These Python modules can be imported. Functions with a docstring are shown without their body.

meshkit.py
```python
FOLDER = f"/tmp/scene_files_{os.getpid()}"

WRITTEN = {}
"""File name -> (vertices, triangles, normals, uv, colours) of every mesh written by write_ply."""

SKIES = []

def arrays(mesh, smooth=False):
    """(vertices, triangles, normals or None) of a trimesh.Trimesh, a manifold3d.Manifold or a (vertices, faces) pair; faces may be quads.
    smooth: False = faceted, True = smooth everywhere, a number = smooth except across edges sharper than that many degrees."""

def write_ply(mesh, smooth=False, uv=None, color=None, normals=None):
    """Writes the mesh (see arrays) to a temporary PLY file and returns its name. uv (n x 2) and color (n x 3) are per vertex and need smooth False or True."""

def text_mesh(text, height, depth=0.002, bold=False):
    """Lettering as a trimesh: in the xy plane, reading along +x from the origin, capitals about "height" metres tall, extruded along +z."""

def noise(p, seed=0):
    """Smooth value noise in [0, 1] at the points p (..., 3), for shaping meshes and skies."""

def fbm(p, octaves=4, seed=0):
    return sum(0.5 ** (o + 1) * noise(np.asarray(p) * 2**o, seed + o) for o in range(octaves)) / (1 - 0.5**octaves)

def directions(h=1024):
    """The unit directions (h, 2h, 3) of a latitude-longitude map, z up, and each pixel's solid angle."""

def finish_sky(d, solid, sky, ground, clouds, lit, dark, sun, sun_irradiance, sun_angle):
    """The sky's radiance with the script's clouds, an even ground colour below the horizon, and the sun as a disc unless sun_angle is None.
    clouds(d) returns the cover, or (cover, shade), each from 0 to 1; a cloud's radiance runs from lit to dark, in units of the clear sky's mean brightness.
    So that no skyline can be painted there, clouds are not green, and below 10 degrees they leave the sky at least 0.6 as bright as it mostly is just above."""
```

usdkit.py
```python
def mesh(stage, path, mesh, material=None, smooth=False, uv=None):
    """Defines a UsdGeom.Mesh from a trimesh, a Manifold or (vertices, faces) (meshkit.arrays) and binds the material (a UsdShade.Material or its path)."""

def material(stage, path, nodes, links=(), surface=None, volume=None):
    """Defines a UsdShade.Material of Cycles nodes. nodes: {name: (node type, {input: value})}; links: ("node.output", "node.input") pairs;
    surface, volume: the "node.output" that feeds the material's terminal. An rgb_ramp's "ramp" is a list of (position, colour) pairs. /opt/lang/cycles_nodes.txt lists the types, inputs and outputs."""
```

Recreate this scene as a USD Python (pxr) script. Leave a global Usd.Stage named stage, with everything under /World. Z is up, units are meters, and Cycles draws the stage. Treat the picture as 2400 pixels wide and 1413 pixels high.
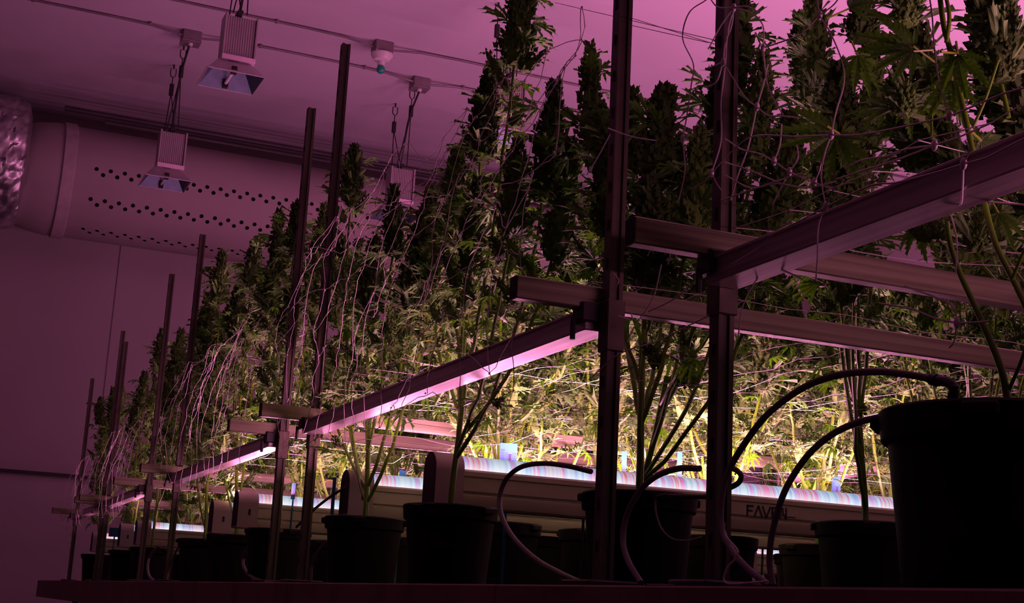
import math
import numpy as np
import trimesh
import manifold3d as m3
import meshkit
import usdkit
from pxr import Usd, UsdGeom, UsdLux, UsdShade, Gf, Sdf, Vt

stage = Usd.Stage.CreateInMemory()
UsdGeom.SetStageUpAxis(stage, 'Z')
UsdGeom.Xform.Define(stage, '/World')
PI = math.pi

# ------------------------------------------------------------------ camera (origin at the lens, x into the benches, y along the aisle, z up)
FPX, YAW, PITCH, ROLL = 3235.9, .393242, .219839, .0520254
FW = np.array([math.sin(YAW) * math.cos(PITCH), math.cos(YAW) * math.cos(PITCH), math.sin(PITCH)])
_r = np.array([math.cos(YAW), -math.sin(YAW), 0.0])
_u = np.cross(_r, FW)
RT = _r * math.cos(ROLL) + _u * math.sin(ROLL)
UP = -_r * math.sin(ROLL) + _u * math.cos(ROLL)
cam = UsdGeom.Camera.Define(stage, '/World/camera')
cam.CreateHorizontalApertureAttr(36.0)
cam.CreateVerticalApertureAttr(36.0 * 1413 / 2400)
cam.CreateFocalLengthAttr(36.0 * FPX / 2400)
cam.CreateClippingRangeAttr(Gf.Vec2f(0.05, 200))
cam.CreateExposureAttr(0.0)
mt = np.eye(4)
mt[0, :3], mt[1, :3], mt[2, :3] = RT, UP, -FW
cam.AddTransformOp().Set(Gf.Matrix4d(*mt.ravel().tolist()))

# the room's light: the grow light bars (power and colour used by each bar's builder), no daylight
BAR_COLOR = (1.0, 0.28, 0.61)
BAR_POWER = 125.0
LENS_GLOW = .8


def at_x(px, py, x):
    """The point at the depth plane x that the photograph shows at a pixel."""
    d = FW + (px - 1200) / FPX * RT - (py - 706.5) / FPX * UP
    return d * x / d[0]


# ------------------------------------------------------------------ materials
LOOKS = '/World/Looks'
UsdGeom.Scope.Define(stage, LOOKS)
M = {}


def mat(name, nodes, links=(), surface='p.BSDF'):
    M[name] = usdkit.material(stage, f'{LOOKS}/{name}', nodes, links, surface=surface)
    return M[name]


def plain(name, color, rough=.6, metallic=0.0, var=.15, scale=6.0, bump=0.0, stretch=(1, 1, 1), spec=.5):
    c0 = tuple(c * (1 - var) for c in color)
    c1 = tuple(min(1, c * (1 + var)) for c in color)
    nodes = {'tc': ('texture_coordinate', {}), 'mp': ('mapping', {'scale': stretch}),
             'n': ('noise_texture', {'scale': scale, 'detail': 4.0}),
             'r': ('rgb_ramp', {'ramp': [(.3, c0), (.7, c1)]}),
             'p': ('principled_bsdf', {'roughness': rough, 'metallic': metallic, 'specular_ior_level': spec})}
    links = [('tc.object', 'mp.vector'), ('mp.vector', 'n.vector'), ('n.fac', 'r.fac'), ('r.color', 'p.base_color')]
    if bump:
        nodes['b'] = ('bump', {'strength': bump, 'distance': .01})
        links += [('n.fac', 'b.height'), ('b.normal', 'p.normal')]
    return mat(name, nodes, links)


plain('wall_paint', (.40, .36, .35), .7, var=.04, scale=.8)
plain('ceiling_paint', (.50, .46, .50), .75, var=.05, scale=.6)
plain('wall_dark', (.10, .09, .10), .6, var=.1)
plain('floor_concrete', (.14, .13, .13), .6, var=.2, scale=2)
plain('duct_fabric', (.37, .32, .31), .85, var=.05, scale=1.5, bump=.1)
plain('duct_inside', (.03, .03, .03), .9)
plain('strap', (.46, .40, .40), .7)
plain('foil', (.55, .53, .54), .38, metallic=.9, var=.1, scale=5, bump=.6)
plain('dark_steel', (.05, .045, .045), .5, metallic=.4)
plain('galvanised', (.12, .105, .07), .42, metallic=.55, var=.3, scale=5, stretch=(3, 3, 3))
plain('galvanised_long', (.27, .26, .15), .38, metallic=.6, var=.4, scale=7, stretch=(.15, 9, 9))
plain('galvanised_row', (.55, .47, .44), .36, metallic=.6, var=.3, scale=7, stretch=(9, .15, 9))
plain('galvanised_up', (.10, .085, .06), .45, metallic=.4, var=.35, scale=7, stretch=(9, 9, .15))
plain('slot_dark', (.012, .01, .01), .8)
plain('fixture_white', (.42, .42, .28), .35, var=.05)
plain('cap_white', (.32, .26, .25), .5, var=.05)
plain('print_black', (.015, .012, .012), .6)
plain('pot_plastic', (.009, .008, .008), .6, var=.2, scale=12, spec=.18)
plain('soil', (.05, .035, .025), .95, var=.4, scale=40, bump=.6)
plain('bench_board', (.20, .11, .08), .6, var=.3, scale=4)
plain('bench_tray', (.015, .013, .013), .6)
plain('hose_grey', (.13, .12, .10), .45, var=.15, scale=15)
plain('hose_black', (.02, .018, .018), .45)
plain('net_string', (.72, .64, .61), .55, var=.08, scale=20)
plain('lamp_body', (.36, .31, .32), .4, metallic=.3, var=.08)
plain('lamp_reflector', (.13, .17, .22), .42, metallic=1.0, var=.1, scale=12, bump=.15)
plain('lamp_reflector_back', (.4, .36, .38), .5, metallic=.4)
plain('lamp_label', (.8, .6, .7), .5)
plain('box_grey', (.20, .17, .18), .5, metallic=.3)
plain('conduit', (.22, .18, .2), .4, metallic=.5)
plain('porcelain', (.6, .55, .56), .4)
plain('green_bulb', (.01, .28, .17), .25)
plain('paper', (.85, .75, .78), .7, var=.03)
plain('tag_blue', (.010, .15, .23), .5, var=.04)
plain('tag_ink', (.01, .07, .25), .6)
plain('tag_black', (.006, .02, .06), .6)


def leafy(name, top, under, trans, spread, rough=.5, tw=.3):
    lo = tuple(c * (1 - spread) for c in top)
    hi = tuple(c * (1 + spread) for c in top)
    lo2 = tuple(c * (1 - spread) for c in under)
    hi2 = tuple(c * (1 + spread) for c in under)
    mat(name, {'g': ('geometry', {}), 'o': ('object_info', {}),
               'h': ('math', {'math_type': 'add'}), 'f': ('math', {'math_type': 'fraction'}),
               'ra': ('rgb_ramp', {'ramp': [(0, lo), (.8, top), (1, hi)]}),
               'rb': ('rgb_ramp', {'ramp': [(0, lo2), (.6, under), (1, hi2)]}),
               'mx': ('mix', {}), 'd': ('principled_bsdf', {'roughness': rough, 'specular_ior_level': .35}),
               't': ('translucent_bsdf', {'color': trans}), 's': ('mix_closure', {'fac': tw})},
        [('g.random_per_island', 'h.value1'), ('o.random', 'h.value2'), ('h.value', 'f.value1'), ('f.value', 'ra.fac'), ('f.value', 'rb.fac'),
         ('ra.color', 'mx.color1'), ('rb.color', 'mx.color2'), ('g.backfacing', 'mx.fac'), ('mx.color', 'd.base_color'),
         ('d.BSDF', 's.closure1'), ('t.BSDF', 's.closure2')], surface='s.closure')


leafy('leaf', (.065, .17, .012), (.13, .31, .06), (.085, .30, .006), .5, tw=.36)
leafy('sugar_leaf', (.06, .19, .014), (.16, .31, .075), (.075, .26, .008), .55, tw=.25)
leafy('bud', (.10, .21, .03), (.10, .21, .03), (.07, .20, .01), .6, rough=.75, tw=.12)
plain('stem', (.13, .30, .008), .4, var=.3, scale=9)
plain('petiole', (.30, .42, .03), .45, var=.3, scale=9)

# the lens of a bar: light streaks of the white, red and blue diodes behind it
mat('lens', {'tc': ('texture_coordinate', {}), 'sx': ('separate_xyz', {}),
             'n': ('noise_texture', {'dimensions': '1D', 'scale': 10.0, 'detail': 2.5}),
             'rr': ('rgb_ramp', {'ramp': [(.28, (.75, .90, 1.0)), (.38, (.38, .52, 1.0)), (.44, (.85, .95, 1.0)), (.48, (.50, .62, 1.0)), (.53, (1.0, .22, .60)), (.57, (.75, .85, 1.0)), (.62, (1.0, .20, .24)), (.68, (.6, .72, 1.0)), (.75, (1.0, .3, .6))]}),
             'zr': ('map_range', {'from_min': .135, 'from_max': .185, 'to_min': 1.3, 'to_max': .65}),
             'zw': ('map_range', {'from_min': .137, 'from_max': .165, 'to_min': .5, 'to_max': 0.0, 'clamp': True}),
             'mw': ('mix', {'color2': (1.0, .95, 1.0)}),
             'm2': ('math', {'math_type': 'multiply', 'value2': LENS_GLOW}),
             'e': ('emission', {})},
    [('tc.object', 'sx.vector'), ('sx.x', 'n.w'), ('n.fac', 'rr.fac'), ('sx.z', 'zr.value'), ('sx.z', 'zw.value'), ('zr.result', 'm2.value1'),
     ('rr.color', 'mw.color1'), ('zw.result', 'mw.fac'), ('mw.color', 'e.color'), ('m2.value', 'e.strength')], surface='e.emission')

# ------------------------------------------------------------------ prim helpers
used = {}


def numbered(path):
    n = used.get(path, 0)
    used[path] = n + 1
    return path if n == 0 else f'{path}_{n:03d}'


def tag(prim, label=None, cat=None, group=None, kind=None):
    for k, v in (('label', label), ('category', cat), ('group', group), ('kind', kind)):
        if v:
            prim.SetCustomDataByKey(k, v)
    return prim


def obj(name, mesh, m, parent=None, smooth=False, loc=None):
    root = '/World' if parent is None else str(parent.GetPath())
    p = usdkit.mesh(stage, numbered(f'{root}/{name}'), mesh, M[m], smooth=smooth)
    if m in ('leaf', 'sugar_leaf', 'petiole'):
        p.CreateDoubleSidedAttr(True)
    if loc is not None:
        p.AddTranslateOp().Set(Gf.Vec3d(*map(float, loc)))
    return p.GetPrim()


def thing(name, label, cat, loc=(0, 0, 0), rotz=0.0, group=None):
    x = UsdGeom.Xform.Define(stage, numbered(f'/World/{name}'))
    x.AddTranslateOp().Set(Gf.Vec3d(*map(float, loc)))
    x.AddRotateZOp().Set(float(rotz))
    return tag(x.GetPrim(), label, cat, group)


def copy_of(root, name, label, loc, rotz=0.0, group=None, scale=None, cat=None, instance=True):
    x = UsdGeom.Xform.Define(stage, numbered(f'/World/{name}'))
    x.GetPrim().GetReferences().AddInternalReference(root.GetPath())
    x.ClearXformOpOrder()
    x.AddTranslateOp().Set(Gf.Vec3d(*map(float, loc)))
    x.AddRotateZOp().Set(float(rotz))
    if scale is not None:
        x.AddScaleOp().Set(Gf.Vec3f(*map(float, scale)))
    p = x.GetPrim()
    if instance:
        p.SetInstanceable(True)
    d = root.GetCustomData()
    p.SetCustomData({})
    return tag(p, label, cat or d['category'], group)


# ------------------------------------------------------------------ shape helpers
def box(size, c=(0, 0, 0)):
    b = trimesh.creation.box(size)
    b.apply_translation(c)
    return b


def rbox(size, c=(0, 0, 0), r=.004):
    s = np.array(size) / 2 - r
    pts = []
    for sx in (-1, 1):
        for sy in (-1, 1):
            for sz in (-1, 1):
                for a in range(3):
                    q = np.array([sx, sy, sz]) * s
                    q[a] += r * (sx, sy, sz)[a]
                    pts.append(q)
    h = trimesh.convex.convex_hull(np.array(pts))
    h.apply_translation(c)
    return h


def join(ms):
    V, F, n = [], [], 0
    for m in ms:
        v, f = (np.asarray(m.vertices), np.asarray(m.faces)) if hasattr(m, 'vertices') else (np.asarray(m[0]), np.asarray(m[1]))
        V.append(v)
        F.append(f + n)
        n += len(v)
    return np.vstack(V), np.vstack(F)


def tube(pts, rad, sides=6, caps=True):
    p = np.asarray(pts, float)
    rad = np.broadcast_to(np.asarray(rad, float), (len(p),))
    t = np.gradient(p, axis=0)
    t /= np.linalg.norm(t, axis=1, keepdims=True) + 1e-12
    ref = np.array([0, 0, 1.0]) if abs(t[:, 2]).mean() < .8 else np.array([1.0, 0, 0])
    a = np.cross(t, ref)
    a /= np.linalg.norm(a, axis=1, keepdims=True) + 1e-9
    b = np.cross(t, a)
    ang = np.arange(sides) * 2 * PI / sides
    v = p[:, None] + rad[:, None, None] * (np.cos(ang)[None, :, None] * a[:, None] + np.sin(ang)[None, :, None] * b[:, None])
    i, j = np.meshgrid(np.arange(len(p) - 1), np.arange(sides), indexing='ij')
    q = np.stack([i * sides + j, i * sides + (j + 1) % sides, (i + 1) * sides + (j + 1) % sides, (i + 1) * sides + j], -1).reshape(-1, 4)
    f = np.vstack([q[:, [0, 2, 1]], q[:, [0, 3, 2]]])
    if caps:
        e = (len(p) - 1) * sides
        cap = [[0, k, k + 1] for k in range(1, sides - 1)] + [[e, e + k + 1, e + k] for k in range(1, sides - 1)]
        f = np.vstack([f, cap])
    return v.reshape(-1, 3), f


def curve(pts, n=8):
    """Catmull-Rom through the points."""
    p = np.asarray(pts, float)
    p = np.vstack([2 * p[0] - p[1], p, 2 * p[-1] - p[-2]])
    out = []
    for k in range(1, len(p) - 2):
        t = np.linspace(0, 1, n, endpoint=False)[:, None]
        a, b, c, d = p[k - 1], p[k], p[k + 1], p[k + 2]
        out.append(.5 * (2 * b + (c - a) * t + (2 * a - 5 * b + 4 * c - d) * t ** 2 + (3 * b - a - 3 * c + d) * t ** 3))
    return np.vstack(out + [p[-2][None]])


def lathe(profile, segs=32, axis='z'):
    pr = np.asarray(profile, float)
    a = np.arange(segs) * 2 * PI / segs
    v = np.stack([pr[:, None, 0] * np.cos(a), pr[:, None, 0] * np.sin(a), np.broadcast_to(pr[:, None, 1], (len(pr), segs))], -1).reshape(-1, 3)
    i, j = np.meshgrid(np.arange(len(pr) - 1), np.arange(segs), indexing='ij')
    q = np.stack([i * segs + j, i * segs + (j + 1) % segs, (i + 1) * segs + (j + 1) % segs, (i + 1) * segs + j], -1).reshape(-1, 4)
    f = np.vstack([q[:, [0, 1, 2]], q[:, [0, 2, 3]]])
    if axis == 'x':
        v = v[:, [2, 0, 1]]
    return v, f


def extrude_x(poly, x0, x1):
    """A (y, z) outline swept along x."""
    from shapely.geometry import Polygon
    g = Polygon(poly)
    m = trimesh.creation.extrude_polygon(g, x1 - x0, engine='earcut')
    v = np.array(m.vertices)
    m = trimesh.Trimesh(np.stack([v[:, 2] + x0, v[:, 0], v[:, 1]], 1), m.faces, process=False)
    return m


def spread(V, F, R, S, T):
    """Copies of one small mesh: rotations R (k,3,3), scales S (k,) or (k,3), places T (k,3)."""
    V = np.asarray(V, float)
    S = np.asarray(S, float)
    S = S[:, None] if S.ndim == 1 else S
    W = np.einsum('kij,knj->kni', R, V[None] * S[:, None, :]) + T[:, None]
    k, n = len(T), len(V)
    return W.reshape(-1, 3), (np.asarray(F)[None] + (np.arange(k) * n)[:, None, None]).reshape(-1, 3)


def frames(d, up, roll=None):
    """Rotations whose columns are d, side, normal."""
    d = d / (np.linalg.norm(d, axis=-1, keepdims=True) + 1e-12)
    s = np.cross(up, d)
    s /= np.linalg.norm(s, axis=-1, keepdims=True) + 1e-9
    n = np.cross(d, s)
    if roll is not None:
        c, q = np.cos(roll)[:, None], np.sin(roll)[:, None]
        s, n = s * c + n * q, n * c - s * q
    return np.stack([d, s, n], -1)


# ------------------------------------------------------------------ room shell
X_L, X_R, Y_F, Y_B, Z_F, Z_C = -9.0, 13.0, -9.0, 18.8, -.80, 6.2


def struct(name, mesh, m, smooth=False):
    return tag(obj(name, mesh, m, smooth=smooth), kind='structure')


def slab(x0, y0, z0, x1, y1, z1):
    return box((x1 - x0, y1 - y0, z1 - z0), ((x0 + x1) / 2, (y0 + y1) / 2, (z0 + z1) / 2))


tag(struct('ceiling', slab(X_L - .2, Y_F - .2, Z_C, X_R + .2, Y_B + .2, Z_C + .2), 'ceiling_paint'), 'smooth white ceiling lit pink by the lights below', None)
tag(struct('floor', slab(X_L - .2, Y_F - .2, Z_F - .2, X_R + .2, Y_B + .2, Z_F), 'floor_concrete'), 'dark concrete floor')
wb = tag(struct('wall_back', slab(X_L - .2, Y_B, Z_F, X_R + .2, Y_B + .2, Z_C), 'wall_paint'), 'plain wall at the far end of the aisle')
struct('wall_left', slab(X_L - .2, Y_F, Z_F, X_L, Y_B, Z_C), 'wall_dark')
struct('wall_right', slab(X_R, Y_F, Z_F, X_R + .2, Y_B, Z_C), 'wall_paint')
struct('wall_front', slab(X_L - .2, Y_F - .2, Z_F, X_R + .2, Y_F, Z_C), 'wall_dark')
tag(struct('trim_1', slab(X_L, Y_B - .05, 1.39, X_R, Y_B + .01, 1.43), 'dark_steel'), 'dark ledge strip running along the far wall')
tag(struct('trim_2', tube([(2.03, Y_B - .01, 1.45), (2.03, Y_B - .01, 4.9)], .004), 'box_grey'), 'thin vertical seam line on the far wall')

# fabric air duct along the far wall, its air holes cut through the cloth
DY, DZ, DR = 18.03, 5.1, .72


def cyl_x(r, x0, x1, y, z, n=96):
    c = m3.Manifold.cylinder(x1 - x0, r, r, n).rotate([0, 90, 0])
    return c.translate([x0, y, z])


shell = cyl_x(DR, 1.15, 12.0, DY, DZ) - cyl_x(DR - .012, 1.16, 11.99, DY, DZ)
cuts = []
for k in range(96):
    for row, ang in enumerate((0.02, .56, 1.22)):
        x = 1.47 + .0865 * k + (0, -.02, -.04)[row]
        a = ang + (.045 if k % 2 else -.045)
        c = m3.Manifold.cylinder(.2, .027, .027, 14).translate([0, 0, -.1]).rotate([90, 0, 0])
        c = c.translate([0, -DR, 0]).rotate([math.degrees(a), 0, 0]).translate([x, DY, DZ])
        cuts.append(c)
shell = shell - m3.Manifold.batch_boolean(cuts, m3.OpType.Add)
duct = thing('air_duct', 'wide round fabric air duct along the far wall with three rows of small holes', 'air duct')
obj('duct_sleeve', shell, 'duct_fabric', duct, smooth=30)
obj('inner_lining', cyl_x(DR - .05, 1.2, 11.9, DY, DZ, 48), 'duct_inside', duct, smooth=30)
v, f = lathe([(DR + .005, 1.06), (DR + .03, 1.07), (DR + .03, 1.21), (DR + .005, 1.22)], 64, 'x')
tag(obj('strap', (v + [0, DY, DZ], f), 'strap', duct, smooth=30), 'pale strap around the duct end')
v, f = lathe([(DR - .02, 1.16), (DR + .01, 1.0), (DR - .02, .8), (DR - .06, .62), (DR - .1, .58)], 64, 'x')
obj('collar', (v + [0, DY, DZ], f), 'duct_fabric', duct, smooth=40)
# foil flex duct joining it from the left
pr = [(.62, .66)] + [(.74 + .10 * math.sin(min(1, (0.66 - x) / .25) * PI / 2), x) for x in np.linspace(.62, -2.2, 90)]
v, f = lathe(pr, 120, 'x')
n1 = meshkit.fbm(v * 5.0, 3, 3) - .5
n2 = np.abs(meshkit.fbm(v * [14, 9, 9], 4, 8) - .5)
rad = v * [0, 1, 1]
v = v + rad * (.10 * n1 - .26 * n2)[:, None] + [0, DY - .14, 5.18]
fd = tag(obj('foil_duct', (v, f), 'foil', smooth=40), 'crumpled silver foil duct joining the fabric duct at upper left', 'air duct')
# pipes that carry the duct
for i, (z, r) in enumerate(((5.83, .035), (5.735, .03))):
    tag(obj('support_pipe', tube([(1.0 + .5 * i, 17.3, z), (12.2, 17.3, z)], r, 10), 'dark_steel', smooth=40),
        ('upper' if i == 0 else 'lower') + ' of two dark pipes running above the fabric duct', 'pipe')

# ------------------------------------------------------------------ ceiling conduit, boxes, lamps
for i, (y, cat) in enumerate(((14.93, 0), (14.15, 1))):
    t = thing('conduit', ('farther' if i == 0 else 'nearer') + ' steel conduit run across the ceiling to the ' + ('two plain boxes' if i == 0 else 'box with the green bulb'), 'conduit')
    bx = (2.12, 4.87) if i == 0 else (4.13,)
    pts = [(-8.9, y, Z_C - .02)]
    for b in bx:
        pts += [(b - .9, y, Z_C - .02), (b - .45, y, Z_C - .03), (b - .12, y, Z_C - .07), (b + .12, y, Z_C - .07), (b + .45, y, Z_C - .03), (b + .9, y, Z_C - .02)]
    pts += [(12.9, y, Z_C - .02)]
    obj('tube', tube(pts, .014, 8), 'conduit', t, smooth=40)
    for x in np.arange(.4, 12, 1.25):
        obj('clip', rbox((.03, .07, .03), (x, y, Z_C - .016)), 'conduit', t)


def junction(label, x, y):
    t = thing('junction_box', label, 'junction box', (x, y, Z_C - .12))
    obj('housing', rbox((.21, .2, .12), (0, 0, .06), .008), 'box_grey', t)
    obj('cover', rbox((.22, .21, .012), (0, 0, -.004), .004), 'box_grey', t)
    tag(obj('cable_gland', lathe([(0, -.035), (.026, -.035), (.03, -.008), (0, -.008)], 16), 'porcelain', t, smooth=40), 'pale round cable gland')
    return t


junction('grey ceiling junction box above the farther hanging lamp at left', 2.12, 15.0)
junction('grey ceiling junction box above the hanging lamp in the middle', 4.87, 15.0)
t = thing('lamp_holder', 'ceiling box with a round white lamp holder and a small green bulb', 'lamp holder', (4.13, 14.18, Z_C))
obj('housing', rbox((.21, .2, .13), (0, 0, -.065), .008), 'box_grey', t)
obj('holder', lathe([(0, -.13), (.125, -.13), (.125, -.15), (.09, -.205), (.045, -.22), (.04, -.27), (0, -.27)], 28), 'porcelain', t, smooth=35)
s = trimesh.creation.icosphere(3, .05)
s.apply_translation((0, 0, -.315))
tag(obj('bulb', s, 'green_bulb', t, smooth=True), 'unlit green round bulb')


def grow_lamp(label, x, y):
    """A hanging high-pressure lamp: finned ballast over a reflector hood that opens downward."""
    t = thing('hanging_grow_lamp', label, 'lamp', (x, y, 4.62))
    obj('ballast', rbox((.27, .16, .40), (0.03, 0, .40), .008), 'lamp_body', t)
    for k in range(12):
        obj('fin', box((.010, .012, .39), (-.09 + .0218 * k, -.084, .40)), 'lamp_body', t)
    for sx in (-1, 1):
        obj('side_rail', rbox((.022, .2, .42), (.03 + sx * .145, -.01, .40), .004), 'lamp_body', t)
    tag(obj('name_plate', rbox((.31, .2, .05), (.03, -.012, .185), .004), 'lamp_label', t), 'paler printed end plate of the ballast')
    obj('bracket', rbox((.10, .05, .06), (-.01, -.06, .14)), 'slot_dark', t)
    # hood: top rectangle to wide mouth
    o = np.array([[-.15, -.08, .16], [.15, -.08, .16], [.15, .14, .16], [-.15, .14, .16], [-.26, -.24, 0], [.26, -.24, 0], [.26, .27, 0], [-.26, .27, 0]])
    i = o * [.97, .97, 1] + [0, 0, -.006]
    i[4:, 2] = 0
    fo = [[0, 1, 5], [0, 5, 4], [1, 2, 6], [1, 6, 5], [2, 3, 7], [2, 7, 6], [3, 0, 4], [3, 4, 7], [0, 2, 1], [0, 3, 2]]
    obj('hood', (o, np.array(fo)), 'lamp_reflector_back', t)
    hi = obj('hood_lining', (i, np.array(fo)[:, ::-1]), 'lamp_reflector', t)
    tag(hi, 'bright aluminium inside of the hood')
    for a, b in ((4, 5), (5, 6), (6, 7), (7, 4)):
        obj('lip', tube([o[a], o[b]], .007, 6), 'lamp_body', t)
    for k in range(2):
        obj('socket', rbox((.05, .05, .07), (-.015, (-.19, .2)[k], .03)), 'slot_dark', t)
    obj('bulb_tube', tube([(-.015, -.17, .035), (-.015, .18, .035)], .016, 10), 'porcelain', t)
    # hangers
    for sy in (-.33, .33):
        top = np.array((0.0, sy, Z_C - 4.62))
        obj('hook', join([tube([top, top - [0, 0, .05]], .012), tube(curve([top - [-.03, 0, .05], top - [-.03, 0, .13], top - [0, 0, .16], top - [.03, 0, .13], top - [.03, 0, .05]], 4), .007)]), 'dark_steel', t)
        obj('rope_ratchet', rbox((.05, .04, .15), top - [0, 0, .32], .008), 'slot_dark', t)
        for sx in (-.06, .07):
            obj('hanger_rope', tube([top - [0, 0, .36], (sx, sy * .3, .62)], .006, 4), 'slot_dark', t)
        obj('hanger_rope', tube([top - [0, 0, .16], top - [0, 0, .28]], .006, 4), 'slot_dark', t)
    obj('hanger_bar', rbox((.05, .3, .03), (0.0, 0, .625)), 'slot_dark', t)
    box_y = 15.0 - y if y > 14 else -1.2
    obj('power_cord', tube(curve([(.0, box_y, Z_C - 4.62 - (.15 if y > 14 else .0)), (-.01, box_y * .55, 1.2), (-.0, box_y * .2, .85), (.02, .05, .6)], 8), .013, 6), 'slot_dark', t)
    return t


grow_lamp('farther hanging grow lamp at left, above the pierced fabric duct', 2.11, 15.75)
grow_lamp('nearest hanging grow lamp at upper left with a pale finned ballast', 2.11, 12.1)
grow_lamp('hanging grow lamp in the middle, half hidden behind flower tops', 4.87, 15.6)
grow_lamp('hanging grow lamp behind the tallest flower spike', 4.87, 12.2)

# ------------------------------------------------------------------ benches
BZ = .06


def bench(label, x0, x1, y0, y1):
    t = thing('rolling_bench', label, 'bench', (0, 0, 0))
    tag(obj('tray', join([slab(x0 + .012, y0 + .01, BZ - .03, x1 - .012, y1 - .01, BZ)]), 'bench_tray', t), 'black tray floor')
    k = 0
    y = y0
    while y < y1 - .05:
        e = min(y + 2.2, y1)
        obj('front_board', rbox((.03, e - y - .006, .19), (x0, (y + e) / 2, BZ - .09), .004), 'bench_board', t)
        y = e
    obj('front_board', rbox((.03, y1 - y0, .19), (x1, (y0 + y1) / 2, BZ - .09), .004), 'bench_board', t)
    for yy in (y0, y1):
        obj('end_board', rbox((x1 - x0 - .03, .03, .19), ((x0 + x1) / 2, yy, BZ - .09), .004), 'bench_board', t)
    for yy in np.linspace(y0 + .4, y1 - .4, 8):
        for xx in (x0 + .4, x1 - .4):
            obj('leg', rbox((.06, .06, BZ - .04 - Z_F), (xx, yy, (BZ - .04 + Z_F) / 2 + .0), .004), 'dark_steel', t)
    return t


bench('long dark bench along the aisle carrying the frames and pots', 1.42, 4.05, -1.0, 17.7)
bench('second bench beyond the nearest one', 5.2, 7.8, 1.0, 17.0)
bench('third bench farther from the aisle', 9.0, 11.6, 1.0, 17.0)

# ------------------------------------------------------------------ trellis frames: posts, cross rails, row rails
PW = .038


def strut_z(x, y, z0, z1):
    """A slotted channel post with a groove down the face."""
    h = PW / 2
    from shapely.geometry import Polygon
    g = Polygon([(-h, -h), (-.008, -h), (-.008, -h + .007), (.008, -h + .007), (.008, -h), (h, -h), (h, h), (-h, h)])
    m = trimesh.creation.extrude_polygon(g, z1 - z0, engine='earcut')
    m.apply_translation((x, y, z0))
    return m


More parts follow.
